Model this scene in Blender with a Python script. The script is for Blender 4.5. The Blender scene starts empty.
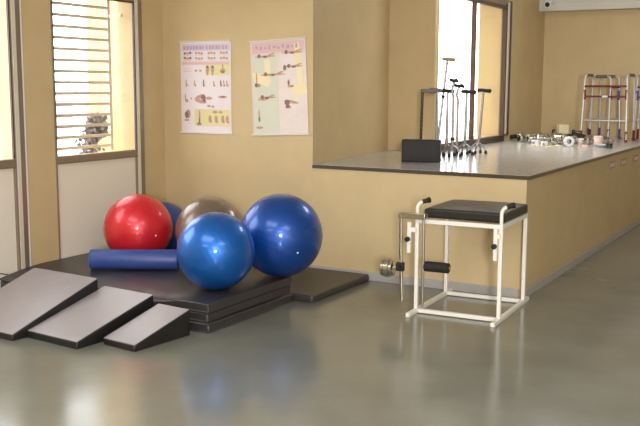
import bpy, math, random
from mathutils import Vector, Matrix, Euler
random.seed(7)
PI = math.pi
scn = bpy.context.scene
col = scn.collection

# ------------------------------------------------------------------ helpers
class MB:
    """collects shapes; build() links them as ONE mesh object"""
    def __init__(s):
        s.v = []; s.f = []
    def add(s, verts, faces):
        o = len(s.v)
        s.v += [Vector(p) for p in verts]
        s.f += [[i + o for i in f] for f in faces]
        return s
    def box(s, c, d, rot=None):
        hx, hy, hz = d[0] / 2, d[1] / 2, d[2] / 2
        P = [Vector((x, y, z)) for x in (-hx, hx) for y in (-hy, hy) for z in (-hz, hz)]
        if rot is not None:
            M = Euler(rot).to_matrix(); P = [M @ p for p in P]
        P = [p + Vector(c) for p in P]
        return s.add(P, [(0, 1, 3, 2), (4, 6, 7, 5), (0, 4, 5, 1), (2, 3, 7, 6), (0, 2, 6, 4), (1, 5, 7, 3)])
    def bx(s, x0, x1, y0, y1, z0, z1):
        return s.box(((x0 + x1) / 2, (y0 + y1) / 2, (z0 + z1) / 2), (x1 - x0, y1 - y0, z1 - z0))
    def prism(s, prof, axis, a, b):
        """prof: 2D closed outline; extruded along axis (0=x: (y,z), 1=y: (x,z), 2=z: (x,y))"""
        def mk(p, t):
            return {0: (t, p[0], p[1]), 1: (p[0], t, p[1]), 2: (p[0], p[1], t)}[axis]
        n = len(prof)
        P = [mk(p, a) for p in prof] + [mk(p, b) for p in prof]
        F = [list(range(n)), list(range(2 * n - 1, n - 1, -1))]
        F += [(i, i + n, (i + 1) % n + n, (i + 1) % n) for i in range(n)]
        return s.add(P, F)
    def tube(s, pts, r, n=12, caps=True):
        pts = [Vector(p) for p in pts]
        rs = r if isinstance(r, (list, tuple)) else [r] * len(pts)
        t0 = (pts[1] - pts[0]).normalized()
        up = Vector((0, 0, 1)) if abs(t0.z) < .9 else Vector((1, 0, 0))
        a = t0.cross(up).normalized()
        P = []
        for i, p in enumerate(pts):
            if i == 0: t = t0
            elif i == len(pts) - 1: t = (pts[i] - pts[i - 1]).normalized()
            else: t = ((pts[i + 1] - p).normalized() + (p - pts[i - 1]).normalized()).normalized()
            a = (a - t * a.dot(t)).normalized(); b = t.cross(a)
            P += [p + (a * math.cos(2 * PI * k / n) + b * math.sin(2 * PI * k / n)) * rs[i] for k in range(n)]
        F = []
        for i in range(len(pts) - 1):
            for k in range(n):
                k2 = (k + 1) % n
                F.append((i * n + k, i * n + k2, (i + 1) * n + k2, (i + 1) * n + k))
        if caps:
            F.append(list(range(n - 1, -1, -1)))
            m = (len(pts) - 1) * n
            F.append(list(range(m, m + n)))
        return s.add(P, F)
    def lathe(s, prof, c=(0, 0, 0), n=32, M=None):
        """prof: (radius, z) from bottom to top around the local z axis"""
        M = M or Matrix.Identity(3); c = Vector(c)
        P = []; F = []
        for r, z in prof:
            P += [M @ Vector((max(r, 1e-5) * math.cos(2 * PI * k / n), max(r, 1e-5) * math.sin(2 * PI * k / n), z)) + c for k in range(n)]
        for i in range(len(prof) - 1):
            for k in range(n):
                k2 = (k + 1) % n
                F.append((i * n + k, i * n + k2, (i + 1) * n + k2, (i + 1) * n + k))
        F.append(list(range(n - 1, -1, -1))); m = (len(prof) - 1) * n; F.append(list(range(m, m + n)))
        return s.add(P, F)
    def blob(s, c, d, n=16, m=10, jit=0.0, rnd=None):
        P = []; F = []
        rnd = rnd or random
        for i in range(m + 1):
            th = PI * i / m
            for k in range(n):
                ph = 2 * PI * k / n
                j = 1 + (rnd.uniform(-jit, jit) if 0 < i < m else 0)
                P.append((c[0] + d[0] * j * math.sin(th) * math.cos(ph), c[1] + d[1] * j * math.sin(th) * math.sin(ph), c[2] - d[2] * j * math.cos(th)))
        for i in range(m):
            for k in range(n):
                k2 = (k + 1) % n
                F.append((i * n + k, i * n + k2, (i + 1) * n + k2, (i + 1) * n + k))
        return s.add(P, F)
    def build(s, name, mat, parent=None, bevel=0, seg=2, smooth=True, angle=40, loc=None, rot=None):
        me = bpy.data.meshes.new(name)
        me.from_pydata([tuple(p) for p in s.v], [], s.f)
        import bmesh
        b = bmesh.new(); b.from_mesh(me)
        bmesh.ops.remove_doubles(b, verts=b.verts, dist=2e-6)
        bmesh.ops.recalc_face_normals(b, faces=b.faces)
        b.to_mesh(me); b.free()
        me.update()
        if smooth:
            for p in me.polygons: p.use_smooth = True
            me.set_sharp_from_angle(angle=math.radians(angle))
        o = bpy.data.objects.new(name, me); col.objects.link(o)
        if mat: me.materials.append(mat)
        if parent: o.parent = parent
        if bevel:
            m = o.modifiers.new('edge', 'BEVEL'); m.width = bevel; m.segments = seg; m.limit_method = 'ANGLE'; m.angle_limit = math.radians(35)
        if loc: o.location = loc
        if rot: o.rotation_euler = rot
        return o

def tag(o, label=None, cat=None, group=None, kind=None):
    if label: o['label'] = label
    if cat: o['category'] = cat
    if group: o['group'] = group
    if kind: o['kind'] = kind
    return o

def thing(name, label, cat, loc=(0, 0, 0), rz=0, group=None, kind=None):
    o = bpy.data.objects.new(name, None); col.objects.link(o)
    o.empty_display_size = .1
    o.location = loc; o.rotation_euler = (0, 0, rz)
    return tag(o, label, cat, group, kind)

def dup(root, loc, rz, label, group=None):
    c = root.copy(); col.objects.link(c); c.location = loc; c.rotation_euler = (0, 0, rz); c['label'] = label
    if group: c['group'] = group
    for ch in list(root.children):
        d = ch.copy(); col.objects.link(d); d.parent = c
        for g in list(ch.children):
            e = g.copy(); col.objects.link(e); e.parent = d
    return c

def arc(c, r, a0, a1, n, u=(1, 0, 0), w=(0, 0, 1)):
    c = Vector(c); u = Vector(u); w = Vector(w)
    return [c + u * r * math.cos(a0 + (a1 - a0) * i / n) + w * r * math.sin(a0 + (a1 - a0) * i / n) for i in range(n + 1)]

# ------------------------------------------------------------------ materials
def sl(r, g, b):
    f = lambda c: ((c / 255 + .055) / 1.055) ** 2.4 if c / 255 > .04045 else c / 255 / 12.92
    return (f(r), f(g), f(b), 1)

def mat(name, c, rough=.5, metal=0, spec=.5, coat=0, noise=0, nscale=6, bump=0, bscale=60, coat_rough=.1, rvar=0, dist=.005):
    m = bpy.data.materials.new(name); m.use_nodes = True
    nt = m.node_tree; b = nt.nodes['Principled BSDF']
    b.inputs['Base Color'].default_value = c; b.inputs['Roughness'].default_value = rough
    b.inputs['Metallic'].default_value = metal; b.inputs['Specular IOR Level'].default_value = spec
    b.inputs['Coat Weight'].default_value = coat; b.inputs['Coat Roughness'].default_value = coat_rough
    L = nt.links.new
    if noise or bump or rvar:
        tc = nt.nodes.new('ShaderNodeTexCoord')
    if noise or rvar:
        nz = nt.nodes.new('ShaderNodeTexNoise'); nz.inputs['Scale'].default_value = nscale; nz.inputs['Detail'].default_value = 6
        nz.inputs['Roughness'].default_value = .6
        L(tc.outputs['Object'], nz.inputs['Vector'])
    if noise:
        rp = nt.nodes.new('ShaderNodeValToRGB')
        rp.color_ramp.elements[0].position = .3; rp.color_ramp.elements[1].position = .7
        rp.color_ramp.elements[0].color = (c[0] * (1 - noise), c[1] * (1 - noise), c[2] * (1 - noise), 1)
        rp.color_ramp.elements[1].color = (min(1, c[0] * (1 + noise)), min(1, c[1] * (1 + noise)), min(1, c[2] * (1 + noise)), 1)
        L(nz.outputs['Fac'], rp.inputs['Fac']); L(rp.outputs['Color'], b.inputs['Base Color'])
    if rvar:
        mr = nt.nodes.new('ShaderNodeMapRange')
        mr.inputs['From Min'].default_value = .3; mr.inputs['From Max'].default_value = .7
        mr.inputs['To Min'].default_value = max(0, rough - rvar); mr.inputs['To Max'].default_value = rough + rvar
        L(nz.outputs['Fac'], mr.inputs['Value']); L(mr.outputs['Result'], b.inputs['Roughness'])
    if bump:
        n2 = nt.nodes.new('ShaderNodeTexNoise'); n2.inputs['Scale'].default_value = bscale; n2.inputs['Detail'].default_value = 4
        L(tc.outputs['Object'], n2.inputs['Vector'])
        bp = nt.nodes.new('ShaderNodeBump'); bp.inputs['Strength'].default_value = bump; bp.inputs['Distance'].default_value = dist
        L(n2.outputs['Fac'], bp.inputs['Height']); L(bp.outputs['Normal'], b.inputs['Normal'])
    return m

PAINT = mat('ochre_wall_paint', sl(203, 181, 139), .55, noise=.06, nscale=3.0, bump=.12, bscale=40)
PLASTER_W = mat('white_plaster', sl(214, 212, 205), .7, noise=.03)
FLOOR = mat('polished_stone_floor', sl(121, 122, 113), .17, spec=.8, noise=.12, nscale=1.7, bump=.03, bscale=4, rvar=.05, dist=.02)
SKIRT = mat('grey_stone_skirting', sl(172, 168, 164), .35, noise=.08, nscale=5)
GRANITE = mat('grey_granite_worktop', sl(186, 185, 183), .18, spec=.6, noise=.15, nscale=30)
ALU = mat('brown_anodised_frame', sl(146, 130, 112), .4, metal=.4)
ALU_L = mat('pale_aluminium', sl(222, 218, 204), .35, metal=.2)
LAMINATE = mat('white_laminate', sl(232, 226, 212), .4)
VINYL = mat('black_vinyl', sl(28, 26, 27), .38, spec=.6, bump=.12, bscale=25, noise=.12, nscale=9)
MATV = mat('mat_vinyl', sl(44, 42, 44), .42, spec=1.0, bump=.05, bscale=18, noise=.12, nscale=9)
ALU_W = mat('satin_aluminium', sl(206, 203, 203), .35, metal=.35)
VINYL_SHEEN = mat('sheen_grey_vinyl', sl(142, 134, 138), .36, spec=.8, bump=.08, bscale=14, noise=.06, nscale=5)  # window sheen put into the grey of the ramp tops
BLACKCOVER = mat('black_leatherette', sl(30, 26, 25), .4, spec=.6, bump=.2, bscale=60)
WHITE_ENAMEL = mat('white_enamel', sl(238, 235, 228), .3)
CHROME = mat('chrome', sl(215, 212, 205), .16, metal=1)
STEEL = mat('brushed_steel', sl(190, 186, 178), .3, metal=1)
CANE = mat('grey_anodised_tube', sl(150, 146, 150), .3, metal=.7)
RUBBER = mat('black_rubber', sl(28, 26, 26), .6)
FOAM = mat('black_foam', sl(30, 27, 27), .75, bump=.2, bscale=120)
BLUEFOAM = mat('blue_foam_vinyl', sl(52, 74, 140), .42, bump=.08, bscale=40, noise=.08, nscale=7)
PAPER = mat('poster_paper', sl(228, 219, 224), .25, noise=.03, nscale=8)
PAPER_R = mat('poster_pinkish_paper', sl(226, 211, 206), .25, noise=.05, nscale=6)
ROD = mat('white_plastic_rod', sl(225, 216, 208), .4)
INK_SKIN = mat('printed_tan', sl(192, 152, 128), .4, noise=.25, nscale=60)
INK_DARK = mat('printed_dark', sl(132, 104, 94), .4)
INK_PINK = mat('printed_pink', sl(220, 184, 184), .4)
INK_LAV = mat('printed_lavender', sl(210, 194, 212), .4)
INK_PURP = mat('printed_purple', sl(184, 156, 186), .4)
INK_YEL = mat('printed_yellow', sl(222, 212, 158), .4)
INK_GRN = mat('printed_green', sl(212, 214, 198), .4)
GLARE_CREAM = mat('cream_glare', sl(242, 226, 184), .4)
MAROON = mat('maroon_plastic', sl(104, 30, 32), .4)
PURPLE = mat('purple_plastic', sl(96, 68, 148), .4)
CREAM = mat('cream_plastic', sl(224, 212, 176), .45)
WHITEPL = mat('white_plastic', sl(228, 226, 228), .3)
PINKW = mat('pinkish_white', sl(226, 196, 188), .45)
DKGREEN = mat('dark_green', sl(50, 62, 48), .5)
TANWOOD = mat('tan_wood', sl(178, 140, 88), .45)
BROWNW = mat('dark_brown_lacquer', sl(62, 42, 36), .35)
GREYGRIP = mat('grey_grip', sl(120, 112, 112), .6)
EXT = mat('cream_outside_paint', sl(216, 184, 126), .8, noise=.05)
EXTW = mat('pale_outside_paint', sl(235, 232, 232), .85)
EXTWIN = mat('dull_outside_window', sl(150, 150, 158), .5)
GROUND = mat('pale_paving', sl(190, 185, 175), .9)
LEAF = mat('grey_leaf', sl(100, 94, 96), .8, noise=.3, nscale=20)  # grey leaf tone with random variation
LENS = mat('black_lens', sl(12, 12, 14), .1)
LAMPM = mat('lamp_diffuser', sl(240, 240, 235), .5)

def glass_mat(name):
    m = bpy.data.materials.new(name); m.use_nodes = True
    nt = m.node_tree; nt.nodes.clear(); N = nt.nodes.new; L = nt.links.new
    out = N('ShaderNodeOutputMaterial'); mx = N('ShaderNodeMixShader'); tr = N('ShaderNodeBsdfTransparent'); gl = N('ShaderNodeBsdfGlossy')
    tr.inputs['Color'].default_value = (.96, .97, .96, 1); gl.inputs['Roughness'].default_value = .02
    mx.inputs['Fac'].default_value = .05
    L(tr.outputs['BSDF'], mx.inputs[1]); L(gl.outputs['BSDF'], mx.inputs[2]); L(mx.outputs['Shader'], out.inputs['Surface'])
    return m
GLASS = glass_mat('window_glass')

def ball_mat(name, c, rough, metal, coat):
    m = mat(name, c, rough, metal=metal, spec=.6, coat=coat, coat_rough=.12)
    nt = m.node_tree; b = nt.nodes['Principled BSDF']; L = nt.links.new
    tc = nt.nodes.new('ShaderNodeTexCoord'); w = nt.nodes.new('ShaderNodeTexWave')
    w.wave_type = 'BANDS'; w.bands_direction = 'Z'; w.inputs['Scale'].default_value = 9; w.inputs['Distortion'].default_value = 0
    L(tc.outputs['Object'], w.inputs['Vector'])
    bp = nt.nodes.new('ShaderNodeBump'); bp.inputs['Strength'].default_value = .10; bp.inputs['Distance'].default_value = .003
    L(w.outputs['Fac'], bp.inputs['Height']); L(bp.outputs['Normal'], b.inputs['Normal'])
    return m
RED = ball_mat('red_ball_vinyl', sl(208, 28, 42), .40, .25, .5)
BLUE = ball_mat('blue_ball_vinyl', sl(8, 98, 190), .42, .6, .6)
NAVY = ball_mat('deep_blue_ball_vinyl', sl(12, 74, 162), .42, .55, .6)
GREY = ball_mat('grey_ball_vinyl', sl(126, 108, 96), .34, .4, .6)

# ------------------------------------------------------------------ room shell
XL, YW, YF, CEIL = -5.15, 6.25, 11.55, 3.0
def struct(name, mb, m, parent=None, **k):
    o = mb.build(name, m, parent, smooth=False, **k)
    if parent is None: o['kind'] = 'structure'
    return o

struct('floor', MB().bx(XL, 4.0, -3.0, YF, -.1, 0), FLOOR)
struct('ceiling', MB().bx(-5.6, 4.2, -3.2, 11.9, CEIL, CEIL + .1), PLASTER_W)
# left wall: openings for the two window units (full height units, glazed above, panel below)
W = .245
wl = MB()
wl.bx(XL - W, XL, 5.955, YW + .25, 0, CEIL)
wl.bx(XL - W, XL, 4.675, 4.972, 0, CEIL)
wl.bx(XL - W, XL, 4.972, 5.955, 2.23, CEIL)
wl.bx(XL - W, XL, 3.30, 4.675, 2.23, CEIL)
wl.bx(XL - W, XL, -3.2, 3.30, 0, CEIL)
struct('wall_left', wl, PAINT)
wb = MB().prism([(XL - W, YW), (-3.66, YW), (-3.66 - .21 * .25 / 1.8, YW + .25), (XL - W, YW + .25)], 2, 0, CEIL)
struct('wall_back', wb, PAINT)
# the alcove: side of the opening, short return, window wall, far wall
wr = MB().prism([(-3.66 - .21 * .25 / 1.8, YW + .25), (-3.87, 8.05), (-4.2, 8.05), (-4.2, YW + .25)], 2, 0, CEIL)
struct('wall_reveal', wr, PAINT)
WA = .37
wa = MB()
wa.bx(-4.2, -3.398, 8.05, 8.125, 0, CEIL)
wa.bx(-3.40 - WA, -3.40, 8.135, 10.215, 0, .93)
wa.bx(-3.40 - WA, -3.40, 8.135, 10.215, 2.44, CEIL)
wa.bx(-3.40 - WA, -3.40, 10.215, YF + .2, 0, CEIL)
struct('wall_alcove', wa, PAINT)
struct('wall_far', MB().bx(-3.40, 4.2, YF, YF + .2, 0, CEIL), PAINT)
struct('wall_right', MB().bx(4.0, 4.2, -3.2, YF, 0, CEIL), PAINT)
struct('wall_front', MB().bx(XL - W, 4.2, -3.2, -3.0, 0, CEIL), PAINT)
struct('trim_1', MB().bx(-3.40, 4.0, 11.30, YF, 2.405, CEIL), PLASTER_W)
struct('baseboard_back', MB().bx(XL, -1.955, YW - .014, YW, 0, .066), SKIRT, bevel=.003)

# masonry platform with a stone worktop
pc = thing('platform_counter', 'long ochre masonry platform with polished grey stone top under the alcove window', 'counter', (-2.8, YW, 0))
o3 = (2.8, -YW, 0)
def rel(mb, o):
    for p in mb.v: p -= Vector(o)
    return mb
po = (-2.8, YW, 0)
rel(MB().prism([(-3.659, YW), (-1.925, YW), (-1.925, YF - .001), (-3.398, YF - .002), (-3.397, 8.048), (-3.868, 8.048)], 2, 0, .848), po).build('plinth', PAINT, pc, smooth=False)
rel(MB().prism([(-3.659, YW - .006), (-1.908, YW - .006), (-1.908, YF - .001), (-3.398, YF - .002), (-3.397, 8.048), (-3.868, 8.048)], 2, .848, .878), po).build('worktop', GRANITE, pc, bevel=.004, smooth=False)
rel(MB().bx(-1.925, -1.911, YW - .014, YF - .001, 0, .066), po).build('skirting', SKIRT, pc, bevel=.003)

EDGE = mat('dark_polished_edge', sl(74, 66, 58), .3)
rel(MB().bx(-3.659, -1.908, YW - .010, YW - .0065, .849, .876), po).build('worktop_edge', EDGE, pc, smooth=False)
rel(MB().bx(-1.9075, -1.904, YW - .010, YF - .002, .849, .876), po).build('worktop_edge', EDGE, pc, smooth=False)
# ------------------------------------------------------------------ windows
w1 = thing('window_1', None, None, kind='structure')
f = MB()
f.bx(XL - .014, XL + .012, 5.875, 5.955, 0, 2.23)           # far jamb
f.bx(XL - .014, XL + .010, 4.972, 4.982, 0, 2.23)           # near jamb
f.bx(XL - .014, XL + .012, 4.982, 5.875, 2.165, 2.23)       # head
f.build('window_frame', ALU, w1, bevel=.003, smooth=False)
MB().bx(XL + .012, XL + .02, 5.88, 5.912, 0, 2.2).build('cover_strip', ALU_L, w1, smooth=False)
MB().bx(XL - .05, XL + .02, 4.982, 5.875, .90, .96).build('transom', ALU, w1, bevel=.008, smooth=False)
MB().bx(XL - .04, XL - .012, 4.982, 5.875, 0, .90).build('lower_panel', LAMINATE, w1, smooth=False)
MB().bx(XL - .011, XL - .007, 4.982, 5.875, .96, 2.165).build('window_pane', GLASS, w1, smooth=False)
for a in ((5.868, 5.876), (4.980, 4.984)): MB().bx(XL - .004, XL + .013, a[0], a[1], .96, 2.165).build('gasket', BROWNW, w1, smooth=False)
MB().bx(XL - .004, XL + .013, 4.984, 5.875, 2.155, 2.166).build('gasket', BROWNW, w1, smooth=False)
MB().bx(XL + .012, XL + .022, 5.914, 5.956, 0, 2.23).build('gasket', ALU, w1, smooth=False)
w2 = thing('window_2', None, None, kind='structure')
f = MB()
f.bx(XL - .014, XL + .012, 4.575, 4.675, 0, 2.23); f.bx(XL - .05, XL + .012, 3.30, 3.36, 0, 2.23); f.bx(XL - .05, XL + .012, 3.36, 4.575, 2.165, 2.23)
f.build('window_frame', ALU, w2, bevel=.003, smooth=False)
MB().bx(XL + .012, XL + .02, 4.59, 4.622, 0, 2.2).build('cover_strip', ALU_L, w2, smooth=False)
MB().bx(XL - .03, XL + .014, 4.672, 4.684, 0, 2.23).build('white_edge', WHITEPL, w2, smooth=False)
MB().bx(XL - .05, XL + .02, 3.36, 4.575, .905, .97).build('transom', ALU, w2, bevel=.008, smooth=False)
MB().bx(XL - .04, XL - .012, 3.36, 4.575, 0, .905).build('lower_panel', LAMINATE, w2, smooth=False)
MB().bx(XL - .011, XL - .007, 3.36, 4.575, .97, 2.165).build('window_pane', GLASS, w2, smooth=False)
MB().bx(XL - .004, XL + .013, 4.566, 4.575, .97, 2.165).build('gasket', BROWNW, w2, smooth=False)
# outside of both openings: low outer wall under the panels
struct('wall_outer', MB().bx(XL - W, XL - .05, 4.972, 5.955, 0, .93).bx(XL - W, XL - .05, 3.30, 4.675, 0, .93), EXT)
# grille
gr = thing('window_grille', 'white horizontal bar grille fixed outside the left window', 'grille', (XL - W - .012, 5.42, .95))
g = MB()
BARM = mat('grille_paint', sl(222, 204, 190), .5)
k = 0; z = .99
while z < 2.3:
    MB().bx(-.007, .007, -.44, .42, z - .95 - .012, z - .95 + .012).build('bar', BARM, gr, smooth=False)
    z += .0872
MB().bx(-.012, .012, .42, .452, -.0, 1.35).build('side_post', BARM, gr, smooth=False); MB().bx(-.012, .012, -.46, -.44, 0, 1.35).build('side_post', BARM, gr, smooth=False)
MB().bx(.0, .15, .43, .45, 1.10, 1.125).build('hinge_bracket', BARM, gr, smooth=False)
w3 = thing('window_3', None, None, kind='structure')
f = MB()
f.bx(-3.45, -3.39, 10.05, 10.215, .93, 2.44); f.bx(-3.45, -3.40, 8.135, 8.15, .93, 2.44)
f.bx(-3.45, -3.39, 8.175, 10.05, 2.375, 2.44); MB().bx(-3.44, -3.40, 9.095, 9.14, .945, 2.375).build('mullion', mat('bronze_mullion', sl(92, 72, 64), .4, metal=.3), w3, smooth=False)
f.build('window_frame', ALU, w3, bevel=.003, smooth=False)
MB().bx(-3.39, -3.384, 10.10, 10.15, .96, 2.42).build('cover_strip', ALU_L, w3, smooth=False)
DKF = mat('dark_bronze_frame', sl(78, 62, 52), .4, metal=.3)
MB().bx(-3.43, -3.383, 10.03, 10.055, .945, 2.40).build('gasket', DKF, w3, smooth=False)
MB().bx(-3.385, -3.376, 10.15, 10.20, .945, 2.43).build('gasket', DKF, w3, smooth=False)
MB().bx(-3.43, -3.383, 8.175, 10.05, 2.34, 2.378).build('gasket', DKF, w3, smooth=False)
MB().bx(-3.45, -3.375, 8.14, 10.05, .879, .945).build('sill_track', DKF, w3, bevel=.004, smooth=False)
MB().bx(-3.424, -3.42, 8.175, 10.05, .945, 2.375).build('window_pane', GLASS, w3, smooth=False)

# ------------------------------------------------------------------ outside
struct('ground_outside', MB().bx(-40, XL - W, -20, 45, -.4, -.3), GROUND)
b1 = thing('outside_building', None, None, (-8, 8.5, -.3), kind='structure')
MB().bx(1.02, 2.3, -1.26, -.85, 0, 6).build('building_wall', EXT, b1, smooth=False)
b2 = thing('outside_building', None, None, (-16, 13.3, -.3), kind='structure')
MB().bx(-1.5, 1.5, -3.0, 3.0, 0, 1.75).build('building_wall', EXTW, b2, smooth=False)
for yy in (-1.1, -.2, .7, 1.6):
    MB().bx(1.5, 1.53, yy, yy + .5, .7, 1.45).build('building_window', EXTWIN, b2, smooth=False)
sh = thing('shrub', 'grey leaning shrub outside the left window behind the grille', 'shrub', (-6.6, 6.83, -.3))
rnd = random.Random(3)
s = MB()
for i in range(420):
    t = rnd.random()
    if t < .55:
        c = Vector((rnd.gauss(0, .05), rnd.gauss(.10, .055), 1.36 + rnd.gauss(0, .055)))
    else:
        q = rnd.random(); c = Vector((rnd.gauss(0, .07), rnd.gauss(-.03 + .08 * q, .04), .9 + .42 * q))
    d = Vector((rnd.uniform(-1, 1), rnd.uniform(-1, 1), rnd.uniform(-1, 1))).normalized(); e = d.orthogonal().normalized()
    l, w = rnd.uniform(.03, .05), rnd.uniform(.015, .028)
    n_ = d.cross(e) * .004
    s.add([c - d * l, c + e * w, c + d * l, c - e * w, c + n_], [(0, 1, 4), (1, 2, 4), (2, 3, 4), (3, 0, 4)])
s.build('foliage', LEAF, sh, smooth=False)
MB().tube([(0, 0, 0), (.01, -.01, .5), (0, 0, 1.0), (0, .07, 1.36)], [.03, .025, .02, .008], 8).build('stem', BROWNW, sh)

# ------------------------------------------------------------------ mats
def soft_slab(mb, x0, x1, y0, y1, z0, z1, nx=46, ny=30, wob=.0, fn=None):
    """flat padded slab with a slightly uneven top"""
    idx = {}; P = []; F = []
    for j in range(ny + 1):
        for i in range(nx + 1):
            x = x0 + (x1 - x0) * i / nx; y = y0 + (y1 - y0) * j / ny
            zz = z1 + (fn(x, y) if fn else 0)
            idx[i, j] = len(P); P.append((x, y, zz))
    for j in range(ny):
        for i in range(nx):
            F.append((idx[i, j], idx[i + 1, j], idx[i + 1, j + 1], idx[i, j + 1]))
    ring = [(i, 0) for i in range(nx)] + [(nx, j) for j in range(ny)] + [(i, ny) for i in range(nx, 0, -1)] + [(0, j) for j in range(ny, 0, -1)]
    lo = []
    for q in ring:
        p = P[idx[q]]; lo.append(len(P)); P.append((p[0], p[1], z0))
    for a in range(len(ring)):
        b = (a + 1) % len(ring)
        F.append((idx[ring[a]], lo[a], lo[b], idx[ring[b]]))
    F.append(lo[::-1])
    mb.add(P, F)
    return mb

def ripple(x, y):
    e = max(0, 1 - (y - 4.37) / .42)
    z = -.046 * e ** 1.4 * max(0, min(1, (-3.48 - x) / .35))
    z += .002 * (math.sin(9 * x + 3 * y) * math.sin(7 * y - 2 * x) - 1)
    for cx, cy in ((-3.82, 4.47), (-3.93, 4.50), (-3.70, 4.46), (-3.62, 4.47)):
        r2 = ((x - cx) / .035) ** 2 + ((y - cy) / .05) ** 2
        z -= .016 * math.exp(-r2)
    return z
stack_lab = ['black vinyl exercise mat at the bottom of the stack by the left wall',
             'black vinyl exercise mat in the middle of the stack by the left wall',
             'black vinyl exercise mat on top of the stack, under the balls']
zz = 0
for i, (h, x1, y0) in enumerate(((.060, -3.285, 4.365), (.060, -3.30, 4.375), (.062, -3.29, 4.37))):
    t = thing('exercise_mat', stack_lab[i], 'mat', (-4.2, 4.85, zz), group='stacked black exercise mats')
    mb = MB()
    if i < 2:
        mb.bx(-5.12, x1, y0, 5.34, zz, zz + h)
    else:
        soft_slab(mb, -5.135, x1, y0, 5.34, zz, zz + h - .001, 60, 34, fn=ripple)
    rel(mb, (-4.2, 4.85, zz)).build('cover', MATV, t, bevel=.012, seg=3)
    pp = MB()
    for q in (.008, h - .008):
        pts = [(x1 - .001, 5.33, zz + q), (x1 - .001, y0 + .001, zz + q)]
        pp.tube(pts, .004, 6); pp.tube([(x1 - .001, y0 - .001, zz + q), (-5.11, y0 - .001, zz + q)], .004, 6)
    rel(pp, (-4.2, 4.85, zz)).build('piping', MATV, t)
    zz += h + .001
STK = zz
t = thing('exercise_mat', 'single thin black mat lying flat against the ochre wall beside the stack', 'mat', (-4.1, 5.79, 0))
soft_slab(MB(), -1.0, .965, -.435, .437, 0, .052, 40, 20).build('cover', MATV, t, bevel=.012, seg=3)
pp = MB(); pp.tube([(.966, -.43, .026), (.966, .43, .026)], .004, 6); pp.tube([(-.99, -.436, .026), (.96, -.436, .026)], .004, 6)
pp.build('piping', MATV, t)

# ------------------------------------------------------------------ ramps
def ramp(loc, w, L, h, lip, rz, label):
    t = thing('wedge_ramp', label, 'ramp', loc, rz, 'black wedge ramps in front of the mats')
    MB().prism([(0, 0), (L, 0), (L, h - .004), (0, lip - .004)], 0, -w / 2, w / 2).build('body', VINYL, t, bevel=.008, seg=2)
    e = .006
    MB().prism([(-e + .008, lip - .004), (L - .004, h - .0045), (L - .004, h), (-e + .01, lip)], 0, -w / 2 + .003, w / 2 - .003).build('top_sheen', VINYL_SHEEN, t, bevel=.004, seg=2)  # thin top layer carrying the painted sheen
    lb = MB().tube([(w / 2 + .001, L * .55, h * .30), (w / 2 + .004, L * .55, h * .30)], .008, 12)
    lb.build('vent', RUBBER, t)
    return t
ramp((-4.480, 3.658, 0), .62, .675, .262, .042, math.radians(-4), 'large wedge ramp at the left end of the row of ramps, by the left wall')
ramp((-3.942, 3.722, 0), .440, .62, .205, .046, math.radians(-4.5), 'medium wedge ramp between the two other ramps')
ramp((-3.538, 3.846, 0), .266, .45, .16, .042, math.radians(-6), 'small steep wedge ramp nearest the right end of the mat stack')

# ------------------------------------------------------------------ balls
VR, VU, VF = Vector((.867, .499, .004)), Vector((-.072, .118, .99)), Vector((-.493, .859, -.138))
def ball(name, c, R, m, label, plug=None, axis=(0, .25, 1)):
    t = thing(name, label, 'ball', (c[0], c[1], c[2] - R))
    mb = MB().blob((0, 0, 0), (R, R, R), 72, 44)
    o = mb.build('shell', m, t); o.location = (0, 0, R)
    ax = Vector(axis).normalized()
    o.rotation_euler = Vector((0, 0, 1)).rotation_difference(ax).to_euler()
    if plug:
        a, b = plug
        n = VR * a + VU * b - VF * math.sqrt(1 - a * a - b * b)
        M = n.to_track_quat('Z', 'Y').to_matrix()
        p = MB().lathe([(0, -.004), (.007, -.004), (.007, .001), (.004, .003), (0, .003)], n * R * .997 + Vector((0, 0, R)), 14, M)
        p.build('plug', WHITEPL, t)
    return t
ball('exercise_ball', (-4.53, 5.170, STK + .2545), .2545, RED, 'red exercise ball on the mats behind the blue foam roller', (.648, -.2))
ball('exercise_ball', (-3.484, 4.717, STK + .2515), .2515, BLUE, 'bright blue exercise ball at the front corner of the mat stack', None, (.5, .5, .4))
ball('exercise_ball', (-3.342, 5.278, STK + .287), .287, NAVY, 'biggest ball, deep blue, at the right edge of the mat stack', (.42, -.385), (.1, .5, .8))
ball('exercise_ball', (-3.99, 5.335, STK + .253), .253, GREY, 'silvery brown exercise ball between the red ball and the blue balls', None, (.2, .2, 1))
ball('exercise_ball', (-4.90, 5.885, .052 + .241), .241, NAVY, 'blue ball almost wholly hidden behind the red ball', None)
# foam roller
dv = Vector((.867, .498, 0))
rl = thing('foam_roller', 'blue cylindrical foam roller lying in front of the red ball', 'foam roller', (-4.362, 4.943, STK), math.atan2(.498, .867))
RR = .073
Mx = Matrix.Rotation(PI / 2, 3, 'Y')
MB().lathe([(.0, -.325), (RR - .012, -.325), (RR - .003, -.321), (RR, -.312), (RR, .296), (RR - .003, .305), (RR - .012, .309), (0, .309)], (0, 0, RR), 40, Mx).build('cover', BLUEFOAM, rl)
MB().tube([(-.31, RR * math.cos(1.9), RR + RR * math.sin(1.9)), (.29, RR * math.cos(1.9), RR + RR * math.sin(1.9))], .0025, 6).build('seam', BLUEFOAM, rl)

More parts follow.
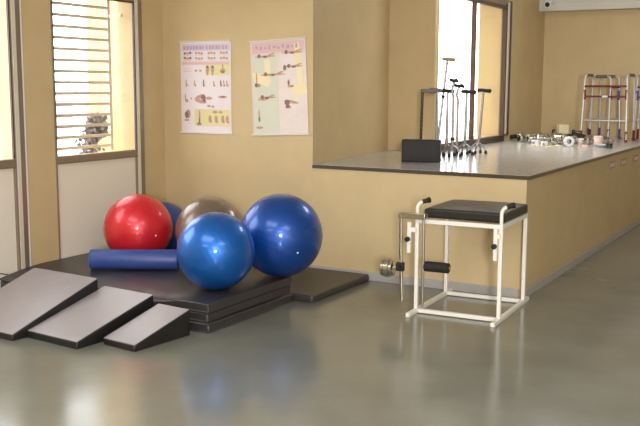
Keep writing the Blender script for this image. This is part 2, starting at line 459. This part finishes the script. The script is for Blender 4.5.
# ------------------------------------------------------------------ wall charts
def poster(label, cx, cz, w, h, tilt, paper, content):
    t = thing('wall_chart', label, 'poster', (cx, YW - .004, cz))
    t.rotation_euler = (0, tilt, 0)
    for s_ in (1, -1):
        ov = .004 if s_ > 0 else .014
        MB().tube([(-w / 2 - ov, -.005, s_ * h / 2), (w / 2 + ov, -.005, s_ * h / 2)], .008, 10).build('hanging_rod', ROD, t)
    sh_ = MB().box((0, 0, 0), (w, .0016, h)); idx = [0] * 6; mats = [paper]
    for li, (m, polys) in enumerate(content):
        mats.append(m)
        for poly in polys:
            y = -.0012 - .0002 * li - 1e-5 * (len(idx) % 17)
            sh_.add([((u - .5) * w, y, (.5 - v) * h) for u, v in poly], [list(range(len(poly)))]); idx.append(li + 1)
    so = sh_.build('printed_sheet', None, t, smooth=False)
    for m in mats: so.data.materials.append(m)
    for p_, k in zip(so.data.polygons, idx): p_.material_index = k
    return t
def R_(u0, v0, u1, v1): return [(u0, v0), (u1, v0), (u1, v1), (u0, v1)]
def E_(u, v, ru, rv, a=0, n=12):
    ca, sa = math.cos(a), math.sin(a)
    return [(u + ru * math.cos(2 * PI * k / n) * ca - rv * math.sin(2 * PI * k / n) * sa * .7, v + (ru * math.cos(2 * PI * k / n) * sa + rv * math.sin(2 * PI * k / n) * ca) * 1.0) for k in range(n)]
rn = random.Random(5)
skin, dark, pink, lav, purp, yel = [], [], [], [], [], []
lav.append(R_(.03, .025, .98, .10))
for k in range(14):
    u = .06 + k * .064; purp.append(R_(u, .045, u + rn.uniform(.03, .055), .085))
for r, v in ((0, .125), (1, .18)):
    for u in (.07, .30, .55, .79):
        for q in range(3):
            (dark if (u < .1 and q != 1) else skin).append(E_(u + .02 + q * .055, v + rn.uniform(-.004, .004), .026, .014))
        pink.append(R_(u, v + .02, u + .15, v + .026))
pink.append(R_(.03, .218, .97, .25))
pink += [R_(.06, .315, .22, .325), R_(.06, .29, .2, .297)]
skin += [E_(.31, .315, .03, .012), E_(.40, .315, .03, .012)]
yel += [R_(.5, .25, .97, .365)]
for u in (.54, .64):
    skin += [E_(u, .30, .034, .045), E_(u, .34, .02, .03)]; dark.append(E_(u, .275, .025, .014))
skin += [E_(.84, .32, .055, .028), E_(.84, .28, .014, .04)]; dark.append(E_(.84, .33, .03, .012))
for u, hh in ((.11, .05), (.28, .045), (.46, .05), (.66, .03), (.80, .04), (.86, .045), (.92, .04)):
    (dark if u in (.46, .80) else skin).append(E_(u, .45, .014, hh * .85, rn.uniform(-.4, .2))); skin.append(E_(u + .01, .475, .024, .014))
skin += [E_(.09, .61, .014, .045), E_(.12, .645, .03, .02), E_(.21, .62, .018, .012)]
skin += [E_(.38, .60, .11, .022, -.2), E_(.40, .65, .12, .022, .1), E_(.56, .615, .07, .018), E_(.83, .60, .09, .014)]
dark += [E_(.45, .605, .05, .025), E_(.47, .64, .035, .018), E_(.84, .597, .05, .007)]
skin += [E_(.56, .70, .04, .014), E_(.64, .705, .03, .014)]
yel += [R_(.27, .735, .97, .92)]
dark += [E_(.11, .80, .04, .04)]; skin += [E_(.14, .79, .05, .05), E_(.11, .86, .05, .012)]
skin += [E_(.37, .83, .018, .09), E_(.36, .90, .055, .02)]; dark += [E_(.37, .86, .014, .03), E_(.36, .895, .03, .01)]
for u in (.58, .70, .83, .92):
    skin += [E_(u, .84, .03, .04), E_(u + .01, .87, .03, .015)]
skin += [E_(.68, .765, .05, .016), E_(.79, .765, .04, .014)]
poster('exercise wall chart nearest the corner, rows of small figures over a yellow bottom band', -4.698, 1.474, .522, .762, 0, PAPER,
       [(lav, 0), ] and [(INK_LAV, lav), (INK_YEL, yel), (INK_PURP, purp), (INK_PINK, pink), (INK_SKIN, skin), (INK_DARK, dark)])
skin, dark, pink, cream, grn, purp = [], [], [], [], [], []
grn.append(R_(.03, .15, .49, .985))
pink.append(R_(.03, .02, .98, .13))
for k in range(10):
    u = .1 + k * .08; purp.append(R_(u, .05 + .01 * (k % 3), u + rn.uniform(.03, .06), .085 + .01 * (k % 2)))
cream += [R_(.25, .2, .36, .36), [(.02, .33), (.3, .36), (.36, .42), (.32, .5), (.06, .42)], [(.8, .05), (.88, .04), (.95, .5), (.84, .5)], [(.72, .5), (.95, .45), (1, .56), (.8, .62)]]  # cream glare patches painted onto the chart
def recline(u, v, L, flip=1):
    skin.append(E_(u, v, L, .011, .0)); skin.append(E_(u + flip * L * .5, v - .015, L * .4, .010, -.2))
    dark.append(E_(u - flip * L * .55, v - .006, .03, .022)); dark.append(E_(u, v + .004, .04, .012))
recline(.27, .165, .2); recline(.76, .14, .19); recline(.40, .36, .24); recline(.78, .285, .16); recline(.28, .60, .16)
skin += [E_(.10, .40, .014, .07), E_(.12, .47, .05, .02), E_(.2, .62, .1, .012), E_(.12, .79, .014, .07), E_(.12, .92, .07, .014)]
dark += [E_(.09, .465, .03, .022), E_(.12, .83, .018, .03), E_(.62, .295, .03, .03), E_(.64, .66, .05, .03), E_(.65, .70, .04, .02)]
skin += [E_(.72, .655, .13, .016, .12), E_(.68, .46, .02, .045), E_(.72, .49, .06, .014), E_(.66, .71, .06, .014)]
dark += [E_(.68, .45, .02, .022)]
poster('slightly tilted exercise wall chart beside the alcove edge, pinkish with reclining figures', -3.972, 1.478, .522, .752, -math.radians(2.4), PAPER_R,
       [(INK_GRN, grn), (INK_PINK, pink), (GLARE_CREAM, cream), (INK_PURP, purp), (INK_SKIN, skin), (INK_DARK, dark)])

# ------------------------------------------------------------------ quadriceps table
ch = thing('exercise_table', 'white framed leg exercise table with black padded seat in front of the counter', 'exercise table', (-2.147, 5.798, 0), math.radians(2.5))
q = .0125
hw, hd = .282, .292
for s_ in (-1, 1):
    MB().bx(s_ * hw - .014, s_ * hw + .014, -.435 + .01 * s_, .41, 0.0, .028).build('base_rail', WHITE_ENAMEL, ch, bevel=.003)
for s_ in (-1, 1):
    MB().bx(-hw + .014, hw - .014, s_ * hd - .013, s_ * hd + .013, .004, .030).build('cross_rail', WHITE_ENAMEL, ch, bevel=.003)
for sx in (-1, 1):
    for sy in (-1, 1):
        MB().bx(sx * hw - q, sx * hw + q, sy * hd - q, sy * hd + q, .028, .606).build('leg', WHITE_ENAMEL, ch, bevel=.003)
fr = MB()
fr.bx(-hw - q, hw + q, -hd - q, -hd + q, .604, .632); fr.bx(-hw - q, hw + q, hd - q, hd + q, .604, .632)
fr.bx(-hw - q, -hw + q, -hd + q, hd - q, .604, .632); fr.bx(hw - q, hw + q, -hd + q, hd - q, .604, .632)
fr.build('seat_frame', WHITE_ENAMEL, ch, bevel=.003)
soft_slab(MB(), -.262, .285, -.235, .335, .633, .692, 24, 24, fn=lambda x, y: .012 * (1 - ((x - .01) / .29) ** 4) * (1 - ((y - .05) / .31) ** 4)).build('seat', BLACKCOVER, ch, bevel=.012, seg=3)
for s_ in (-1, 1):
    x0 = s_ * hw
    y0 = -hd
    pts = [Vector((x0, y0 - .004, .62)), Vector((x0, y0 - .004, .70))]
    u = Vector((.75, .66, 0)).normalized()
    pts += arc(Vector((x0, y0 - .004, .70)) + u * .045, .045, PI, PI * .56, 7, u, (0, 0, 1))
    hb = MB().tube(pts, .0115, 12).build('handle', WHITE_ENAMEL, ch)
    d = (pts[-1] - pts[-2]).normalized(); d = (u * .97 + Vector((0, 0, .22))).normalized()
    MB().tube([pts[-1] - d * .006, pts[-1] + d * .002, pts[-1] + d * .03, pts[-1] + d * .034, pts[-1] + d * .05, pts[-1] + d * .054], [.012, .015, .015, .019, .019, .012], 14).build('grip', RUBBER, hb)
    ox = -.046 if s_ < 0 else -.026
    bk = MB().bx(x0 + ox - .0125, x0 + ox + .0125, y0 - .040, y0 - .016, .405, .61).build('slide_bracket', WHITE_ENAMEL, ch, bevel=.003)
    MB().bx(min(x0 + ox, x0 - .01), x0 + .0, y0 - .036, y0 - .010, .545, .575).build('lug', WHITE_ENAMEL, bk, bevel=.002)
    MB().tube([(x0 + ox, y0 - .038, .50), (x0 + ox, y0 - .052, .50), (x0 + ox, y0 - .053, .50), (x0 + ox, y0 - .072, .50)], [.006, .006, .017, .017], 14).build('knob', RUBBER, bk)
# swinging arm with roller and weights
ya = -hd - .055
ar = MB().bx(-.392, -.207, ya - .014, ya + .014, .636, .676).build('pivot_bar', CHROME, ch, bevel=.003)
MB().tube([(-.222, ya, .656), (-.222, -hd, .656)], .012, 12).build('pivot_pin', CHROME, ar)
MB().tube([(-.376, ya, .64), (-.374, ya, .4), (-.362, ya, .08)], .0125, 12).build('weight_arm', CHROME, ch)
MB().tube([(-.222, ya + .012, .64), (-.222, ya + .012, .055)], .010, 12).build('roller_arm', STEEL, ch)
Mx90 = Matrix.Rotation(PI / 2, 3, 'Y')
rr = .034
MB().lathe([(0, 0), (rr - .006, 0), (rr, .006), (rr, .164), (rr - .006, .17), (0, .17)], (-.218, ya + .03, .325), 28, Mx90).build('leg_roller', FOAM, ch)
MB().lathe([(0, -.02), (.012, -.02), (.012, .174), (0, .174)], (-.218, ya + .03, .325), 14, Mx90).build('roller_axle', CHROME, ch)
cl = MB().box((-.376, ya, .312), (.05, .04, .06)).build('clamp', RUBBER, ch, bevel=.006)
MB().tube([(-.376, ya - .018, .312), (-.376, ya - .05, .312)], .014, 12).build('clamp_knob', RUBBER, cl)
wt = MB().tube([(-.384, ya, .300), (-.509, ya, .292)], .010, 12).build('weight_axle', CHROME, ch)
for k, (xa, xb, R) in enumerate(((-.424, -.446, .052), (-.448, -.482, .062), (-.484, -.504, .056))):
    MB().lathe([(0, 0), (R - .004, 0), (R, .003), (R, xa - xb - .003), (R - .004, xa - xb), (0, xa - xb)], (xb, ya, .295), 32, Mx90).build('weight_plate', CHROME, wt)

# ------------------------------------------------------------------ things on the platform
TOP = .878
bb = thing('black_box', 'upright black box with rimmed face at the near edge of the stone worktop', 'box', (-3.016, 6.893, TOP), math.radians(14))
MB().box((0, .03, .092), (.315, .08, .184)).build('body', VINYL, bb, bevel=.008, seg=2)
MB().bx(-.15, .15, -.016, -.009, .03, .172).build('front_panel', RUBBER, bb, bevel=.003)
MB().bx(-.15, .15, -.018, -.009, .012, .024).build('bottom_ledge', RUBBER, bb, bevel=.002)

def quad_base(t, m=None, r=.075, hub=.10):
    m = m or CANE
    bmb = MB()
    ends = []
    for k in range(4):
        a = PI / 4 + k * PI / 2 + .3
        e = Vector((r * math.cos(a), r * math.sin(a), .018)); ends.append(e)
        bmb.tube([(0, 0, hub), (e.x * .45, e.y * .45, hub * .8), (e.x * .9, e.y * .9, hub * .45), e], .0075, 8)
    bmb.tube([(0, 0, hub - .02), (0, 0, hub + .03)], .014, 10)
    bo = bmb.build('quad_base', m, t)
    for e in ends:
        MB().lathe([(0, 0), (.014, 0), (.013, .02), (.009, .032), (0, .032)], (e.x, e.y, 0), 12).build('rubber_foot', RUBBER, t)
VRx = Vector((.867, .499, 0))
def cane(label, base, H, rz, shaft_m, grip_m, grip='T', L=.115, off=0., lean=(0, 0), quad=True, shaft_r=.0115, collar=None, beads=False, bow=0):
    """handle axis is local x, pointing along the view's right when rz = 0.52"""
    t = thing('walking_stick', label, 'walking stick', (base[0], base[1], TOP), rz, 'walking sticks on the stone worktop')
    z0 = .10 if quad else .02
    topz = H - .012
    P = lambda z: Vector((lean[0] * (z / H), lean[1] * (z / H), z))
    if quad: quad_base(t)
    else:
        MB().lathe([(0, 0), (.016, 0), (.014, .03), (.011, .05), (0, .05)], (0, 0, 0), 12).build('rubber_foot', RUBBER, t)
    if bow:
        pts = [P(z0), P(H * .8), P(H * .86) + Vector((-bow * .6, 0, 0)), P(H * .92) + Vector((-bow * .4, 0, 0)), P(topz) + Vector((bow * .3, 0, 0))]
    else:
        pts = [P(z0), P(H * .5), P(topz)]
    MB().tube(pts, shaft_r, 10).build('shaft', shaft_m, t)
    if beads:
        mb = MB()
        for k in range(7):
            p = P(.17 + k * .035); mb.blob(tuple(p), (.0135, .0135, .008), 10, 6)
        mb.build('height_button', RUBBER, t)
    if collar:
        p = P(collar); MB().tube([p - Vector((0, 0, .012)), p + Vector((0, 0, .012))], shaft_r + .006, 12).build('collar', RUBBER, t)
    c = P(H)
    if grip == 'T':
        a, b = c + Vector((off - L / 2, 0, 0)), c + Vector((off + L / 2, 0, 0))
        MB().tube([a, a + Vector((.006, 0, .002)), a + Vector((L * .3, 0, .004)), c + Vector((off + L * .2, 0, -.002)), b + Vector((-.01, 0, -.004)), b + Vector((0, 0, -.006))], [.009, .016, .0165, .017, .020, .012], 12).build('handle', grip_m, t)
    else:   # swan neck
        a = c + Vector((-L * .45, 0, .004)); b = c + Vector((L * .5, 0, -.012))
        MB().tube([a, a + Vector((.008, 0, .004)), c + Vector((0, 0, .0)), c + Vector((L * .3, 0, .004)), b], [.009, .016, .016, .019, .012], 12).build('handle', grip_m, t)
    return t
rz = math.atan2(.499, .867)
cane('dark brown quad walking stick with dark handle behind the black box', (-3.226, 7.365), .573, rz, BROWNW, GREYGRIP, off=.05, beads=True, lean=(.01, 0), L=.135)
cane('tallest stick, leaning, with tan cross handle against the bright window', (-3.291, 7.885), .858, rz, CANE, TANWOOD, lean=(.085, .02), quad=False, L=.12, off=.01, collar=.52)
cane('stick with pale grey handle between the brown stick and the leaning tan one', (-3.176, 7.605), .582, rz, CANE, GREYGRIP, off=-.02, quad=False, L=.115)
cane('quad stick with low dark handle, right of the tan leaning stick', (-3.121, 7.705), .573, rz, CANE, RUBBER, off=-.002, L=.12, shaft_r=.012)
cane('quad stick with highest black swan handle and black collar', (-3.021, 7.595), .662, rz, CANE, RUBBER, grip='swan', L=.08, off=0, lean=(-.002, 0), collar=.155, bow=.02)
cane('stick with black swan handle just behind the highest swan handled stick', (-3.116, 7.945), .617, rz, CANE, RUBBER, grip='swan', L=.11, quad=False, bow=.02)
cane('thick tubed quad stick with dark handle in front of the window mullion', (-3.001, 7.845), .566, rz, CANE, RUBBER, off=.018, L=.14, lean=(.006, 0), shaft_r=.012)
cane('quad stick at the right end of the row, thick dark grip, slightly leaning', (-2.956, 8.065), .577, rz, CANE, RUBBER, off=.008, L=.13, lean=(.035, 0))

# walkers
def walker(label, c, rz, w, d, H, sleeve, boot, splay=.02):
    t = thing('walker', label, 'walker', (c[0], c[1], TOP), rz, 'walking frames on the platform')
    for s_ in (-1, 1):
        x = s_ * w / 2
        r = .055
        pts = [Vector((x + s_ * splay, -d / 2 - .015, .03)), Vector((x, -d / 2 + .005, H - r))]
        pts += [Vector((x, -d / 2 + .005 + r - r * math.cos(a), H - r + r * math.sin(a))) for a in (PI * .15, PI * .3, PI * .5)]
        pts += [Vector((x, d / 2 - .005 - r + r * math.cos(a), H - r + r * math.sin(a))) for a in (PI * .5, PI * .3, PI * .15)]
        pts += [Vector((x, d / 2 - .005, H - r)), Vector((x + s_ * splay, d / 2 + .015, .03))]
        sf = MB().tube(pts, .0125, 10).build('side_frame', ALU_W, t)
        MB().tube([(x, -d / 2 + .06, H), (x, d / 2 - .06, H)], .018, 12).build('hand_grip', GREYGRIP, t)
        for e in (-1, 1):
            ye = e * (d / 2 + .012)
            xs = x + s_ * splay * .9
            MB().tube([(x + s_ * splay, e * (d / 2 + .015), 0), (x + s_ * splay, e * (d / 2 + .015), .02), (xs, ye, .022), (x + s_ * splay * .85, e * (d / 2 + .011), .12)], [.016, .016, .0155, .0145], 12).build('foot_sleeve', boot, t)
        MB().tube([(x, -d / 2 + .003, H - .275), (x, -d / 2 + .005, H - .165)], .017, 12).build('leg_sleeve', sleeve, t)
        MB().tube([(x + s_ * .006, -d / 2 - .003, .235), (x + s_ * .006, d / 2 + .003, .235)], .008, 8).build('side_brace', ALU_W, t)
    for z, m, r in ((H - .125, sleeve, .012), (H - .24, sleeve, .011), (.235, ALU_W, .009)):
        MB().tube([(-w / 2, -d / 2 - .003, z), (w / 2, -d / 2 - .003, z)], r, 10).build('cross_bar', m, t)
    MB().tube([(-.03, -d / 2 - .016, H - .24), (.03, -d / 2 - .016, H - .24)], .012, 10).build('fold_button', WHITEPL, t)
    return t
walker('maroon trimmed walking frame standing in front of the other frames', (-2.40, 10.79), math.radians(-1), .465, .36, .745, MAROON, MAROON)
walker('purple sleeved walking frame standing behind the maroon one against the far wall', (-2.545, 11.24), math.radians(58), .13, .30, .735, PURPLE, PURPLE, .03)
walker('purple sleeved walking frame at the right edge of the platform', (-2.07, 11.19), math.radians(3), .16, .30, .735, PURPLE, MAROON, .015)

# assorted small equipment
def small(name, label, cat, loc, rz=0, group=None, k=1.0):
    t = thing(name, label, cat, (loc[0], loc[1], TOP + (loc[2] if len(loc) > 2 else 0)), rz, group)
    t.scale = (k, k, k)
    return t
def dumbbell(label, loc, rz, R=.038, L=.15, m=CHROME):
    t = small('dumbbell', label, 'dumbbell', loc, rz, 'small equipment on the platform', 1.4)
    MB().tube([(-L / 2, 0, R), (L / 2, 0, R)], .012, 14).build('bar', m, t)
    for s_ in (-1, 1):
        MB().lathe([(0, -.025), (R - .006, -.025), (R, -.018), (R, .018), (R - .006, .025), (0, .025)], (s_ * L / 2, 0, R), 24, Mx90).build('weight', m, t)
    return t
dumbbell('chrome dumbbell lying by the far wall at the left end of the clutter', (-2.96, 9.98), rz + .2, .036, .14)
dumbbell('chrome dumbbell in front of the white box, left of the white tape roll', (-2.79, 9.83), rz - .35, .042, .13)
dumbbell('small chrome dumbbell lying behind the other two dumbbells', (-2.93, 10.28), rz + .5, .033, .12)
t = small('cloth_bundle', 'long black cloth bundle lying under the window jamb by the far wall', 'bundle', (-3.215, 10.44), rz - .1, None)
mb = MB()
for k in range(9):
    mb.blob((-.2 + k * .05, .01 * math.sin(k * 2.1), .033 + .006 * math.sin(k * 1.3)), (.05, .045, .024), 14, 10, .05, rnd)
mb.build('fabric', RUBBER, t); MB().tube([(-.05, 0, .03)] + [(-.05 + .002 * k, .048 * math.cos(k), .032 + .04 * math.sin(k)) for k in (0, 1, 2, 3)], .006, 8).build('strap', GREYGRIP, t)
t = small('dark_bag', 'crumpled black bag between the white tape roll and the walking frames', 'bag', (-2.64, 10.38), .3)
mb = MB()
for k in range(8):
    mb.blob((rnd.uniform(-.06, .06), rnd.uniform(-.05, .05), .04 + rnd.uniform(0, .03)), (.06, .05, .04), 14, 10, .08, rnd)
mb.build('fabric', RUBBER, t); MB().tube(arc((0, 0, .07), .05, 0, PI, 10), .006, 8).build('strap', RUBBER, t)
t = small('carton', 'small cream carton raised above the clutter by the far wall', 'box', (-2.865, 10.60, .075), rz + .1)
MB().box((0, 0, .052), (.115, .08, .104)).build('carton_body', CREAM, t, bevel=.003)
MB().bx(-.058, .058, -.0405, .0405, .098, .106).build('lid', CREAM, t, bevel=.002)
t = small('steel_stand', 'low perforated metal stand carrying the cream carton', 'stand', (-2.865, 10.60), rz + .1)
MB().bx(-.075, .075, -.05, .05, .066, .074).build('shelf', STEEL, t, bevel=.002)
for sx in (-1, 1):
    for sy in (-1, 1): MB().tube([(sx * .066, sy * .042, 0), (sx * .066, sy * .042, .066)], .006, 8).build('leg', STEEL, t)
for s_ in (-1, 1):
    t = small('black_handset', ('black block standing at the left of the cream carton', 'black block standing at the right of the cream carton')[s_ > 0], 'block', (-2.865 + s_ * .115 * .867, 10.64 + s_ * .115 * .499 ), rz)
    MB().box((0, 0, .06), (.03, .05, .12)).build('case', RUBBER, t, bevel=.006); MB().box((0, -.026, .09), (.018, .004, .03)).build('face_plate', GREYGRIP, t)
t = small('tape_roll', 'white tape roll standing on edge in the middle of the clutter', 'tape roll', (-2.505, 9.52), rz, None, 1.1)
MB().lathe([(.020, -.022), (.046, -.022), (.048, -.018), (.048, .018), (.046, .022), (.020, .022), (.020, -.022)], (0, 0, .048), 32, Matrix.Rotation(PI / 2, 3, 'X')).build('tape', WHITEPL, t)
MB().lathe([(.016, -.023), (.021, -.023), (.021, .023), (.016, .023), (.016, -.023)], (0, 0, .048), 24, Matrix.Rotation(PI / 2, 3, 'X')).build('core', GREYGRIP, t)
t = small('splint', 'long cream splint lying in front of the white tape roll', 'splint', (-2.60, 9.33), rz + .35)
MB().prism([(-.09, 0), (.08, 0), (.085, .018), (.05, .022), (-.06, .014), (-.095, .008)], 1, -.022, .022).build('shell', CREAM, t, bevel=.004); MB().bx(.03, .05, -.0235, .0235, .0, .0245).build('strap', WHITEPL, t)
t = small('splint', 'short cream splint alone at the left front of the clutter', 'splint', (-2.79, 9.36), rz - .1)
MB().prism([(-.05, 0), (.045, 0), (.05, .012), (.02, .02), (-.04, .018), (-.055, .008)], 1, -.02, .02).build('shell', CREAM, t, bevel=.004); MB().bx(-.01, .005, -.0215, .0215, 0, .0215).build('strap', WHITEPL, t)
t = small('small_bottle', 'little cream bottle standing right of the white tape roll', 'bottle', (-2.40, 9.60), rz)
MB().lathe([(0, 0), (.017, 0), (.019, .004), (.019, .05), (.010, .058), (.010, .062), (0, .062)], n=20).build('bottle_body', CREAM, t); MB().lathe([(0, .060), (.012, .060), (.012, .074), (0, .074)], n=16).build('cap', WHITEPL, t)
t = small('jar', 'pinkish white jar standing in front of the walking frames', 'jar', (-2.265, 9.78), rz)
MB().lathe([(0, 0), (.042, 0), (.045, .005), (.045, .082), (.040, .09), (0, .09)], n=28).build('jar_body', PINKW, t); MB().lathe([(0, .086), (.046, .086), (.047, .09), (.047, .102), (.044, .106), (0, .106)], n=28).build('lid', PINKW, t)
t = small('dish', 'shallow white dish just in front of the pinkish jar', 'dish', (-2.20, 9.62), rz)
MB().lathe([(0, .006), (.03, .006), (.05, .02), (.078, .030), (.082, .030), (.05, .012), (.03, 0), (0, 0)][::-1], n=32).build('dish_body', WHITEPL, t)
MB().lathe([(.026, 0), (.03, 0), (.03, .004), (.026, .004)], n=24).build('foot_ring', WHITEPL, t)
t = small('bowl', 'small steel bowl left of the pinkish jar', 'bowl', (-2.40, 9.86), rz)
MB().lathe([(0, 0), (.025, 0), (.042, .02), (.05, .045), (.053, .048), (.047, .045), (.038, .02), (.02, .006), (0, .006)], n=28).build('bowl_body', STEEL, t); MB().lathe([(.049, .044), (.054, .046), (.054, .05), (.049, .05)], n=28).build('rim', CHROME, t)
t = small('steel_cup', 'small steel cup right of the pinkish jar', 'cup', (-2.16, 9.86), rz)
MB().lathe([(0, 0), (.028, 0), (.036, .06), (.038, .062), (.033, .06), (.025, .006), (0, .006)], n=24).build('cup_body', STEEL, t); MB().lathe([(.035, .058), (.040, .059), (.040, .064), (.035, .064)], n=24).build('rim', CHROME, t)
t = small('green_tub', 'dark green tub nearest the worktop edge, in front of the jar', 'tub', (-2.08, 9.45), rz)
MB().lathe([(0, 0), (.030, 0), (.034, .04), (.032, .046), (0, .046)], n=24).build('tub_body', DKGREEN, t); MB().lathe([(0, .044), (.035, .044), (.035, .052), (0, .052)], n=24).build('lid', RUBBER, t)
t = small('grey_tub', 'small grey tub left of the dish, in front of the steel bowl', 'tub', (-2.33, 9.50), rz)
MB().lathe([(0, 0), (.034, 0), (.038, .026), (.035, .032), (0, .032)], n=24).build('tub_body', PINKW, t); MB().lathe([(0, .030), (.039, .030), (.039, .038), (0, .038)], n=24).build('lid', GREYGRIP, t)
for k, (x, y, r, lab) in enumerate(((-2.61, 9.99, rz + .9, 'chrome hand weight lying beside the tape roll'), (-2.64, 9.68, rz + .1, 'chrome hand weight lying just left of the tape roll'))):
    dumbbell(lab, (x, y), r, .030, .10)

for x, y, k, lab in ((-2.88, 9.62, 1.0, 'white cuff ring at the front left of the heap of chrome weights'), (-2.765, 9.54, .85, 'white cuff ring between the short splint and the long splint'), (-2.52, 10.12, 1.1, 'white cuff ring behind the white tape roll, beside the black bag')):
    t = small('cuff', lab, 'cuff', (x, y), rz + x * 3, 'white cuffs on the platform', k)
    MB().lathe([(.030, 0), (.043, 0), (.045, .006), (.045, .044), (.043, .05), (.034, .05), (.030, .044), (.030, 0)], n=28).build('band', WHITEPL, t)
    MB().box((.046, 0, .025), (.012, .03, .03)).build('buckle', CHROME, t, bevel=.002)
for x, y, r_, lab in ((-3.10, 10.06, .3, 'chrome dumbbell half behind the leftmost dumbbell of the heap'), (-2.77, 10.20, 1.3, 'chrome dumbbell end-on in the middle of the heap'), (-2.36, 10.08, .2, 'chrome dumbbell between the steel bowl and the black bag')):
    dumbbell(lab, (x, y), rz + r_, .036, .12)

# socket plates on the side of the platform
for k, (y, z, lab) in enumerate(((8.88, .762, 'pale socket plate on the counter side, nearest the corner'), (9.40, .752, 'pale socket plate on the counter side, second from the corner'), (10.0, .75, 'pale socket plate on the counter side, third from the corner'))):
    t = thing('socket_plate', lab, 'socket', (-1.924, y, z), 0, 'socket plates on the counter side')
    MB().bx(0, .008, -.13, .13, -.035, .035).build('plate', mat('plate_grey_%d' % k, sl(170, 150, 140), .5), t, bevel=.003)
    for s_ in (-1, 0, 1): MB().bx(.008, .012, s_ * .07 - .02, s_ * .07 + .02, -.018, .018).build('switch', PINKW, t, bevel=.002)

# camera under the beam
t = thing('security_camera', 'small white security camera under the white beam in the alcove corner', 'security camera', (-3.26, 11.22, 2.52), -.3)
MB().box((0, .03, .03), (.10, .08, .12)).build('bracket', WHITEPL, t, bevel=.006)
MB().tube([(-.02, .0, -.04), (.05, -.11, -.055)], .04, 16).build('camera_body', WHITEPL, t)
MB().tube([(.048, -.107, -.0545), (.054, -.117, -.056)], .030, 16).build('lens', LENS, t)

# ------------------------------------------------------------------ lights
def area(name, loc, rot, sx, sy, power, c=(1, 1, 1)):
    l = bpy.data.lights.new(name, 'AREA'); l.shape = 'RECTANGLE'; l.size = sx; l.size_y = sy; l.energy = power; l.color = c
    o = bpy.data.objects.new(name, l); col.objects.link(o); o.location = loc; o.rotation_euler = rot
    return o
fill_spots = [(-3.2, -1.0), (.2, -1.0), (-3.2, 1.9), (.2, 2.1)]
for i, (x, y) in enumerate(fill_spots):
    area('ceiling_fill', (x, y, CEIL - .06), (0, 0, 0), 2.0, 1.5, 50, (1, .985, .965))  # unseen fill panels added under the ceiling for soft ambient light
area('ceiling_fill', (-2.2, 8.7, CEIL - .06), (0, 0, 0), 1.0, 1.0, 36, (1, .985, .965))  # unseen fill added to brighten the beam and far wall
# unseen area light assumed behind the camera for the ball highlights; no window modelled
area('assumed_rear_light', (1.75, -2.96, 1.95), (PI / 2, 0, 0), 0.6, 0.6, 440, (1, 1, 1))

w = bpy.data.worlds.new('sky'); scn.world = w; w.use_nodes = True
bg = w.node_tree.nodes['Background']; bg.inputs['Color'].default_value = (.97, .985, 1.0, 1); bg.inputs['Strength'].default_value = 6.8

# ------------------------------------------------------------------ camera
cam = bpy.data.cameras.new('camera'); co = bpy.data.objects.new('camera', cam); col.objects.link(co)
cam.sensor_width = 36; cam.lens = 916.97 / 640 * 36; cam.clip_start = .05; cam.clip_end = 200
pt, ro, ya_ = .138735, .003824, .521572
fw = Vector((-math.sin(ya_) * math.cos(pt), math.cos(ya_) * math.cos(pt), -math.sin(pt)))
r = fw.cross(Vector((0, 0, 1))).normalized(); u = r.cross(fw)
r2 = r * math.cos(ro) + u * math.sin(ro); u2 = -r * math.sin(ro) + u * math.cos(ro)
co.matrix_world = Matrix(((r2.x, u2.x, -fw.x, 0), (r2.y, u2.y, -fw.y, 0), (r2.z, u2.z, -fw.z, 1.5), (0, 0, 0, 1)))
scn.camera = co
scn.view_settings.view_transform = 'Standard'; scn.view_settings.look = 'None'
scn.view_settings.exposure = 0; scn.view_settings.gamma = 1
scn.view_settings.use_curve_mapping = False
scn.cycles.use_denoising = True
scn.cycles.max_bounces = 10; scn.cycles.diffuse_bounces = 5; scn.cycles.transparent_max_bounces = 12
scn.cycles.sample_clamp_indirect = 6
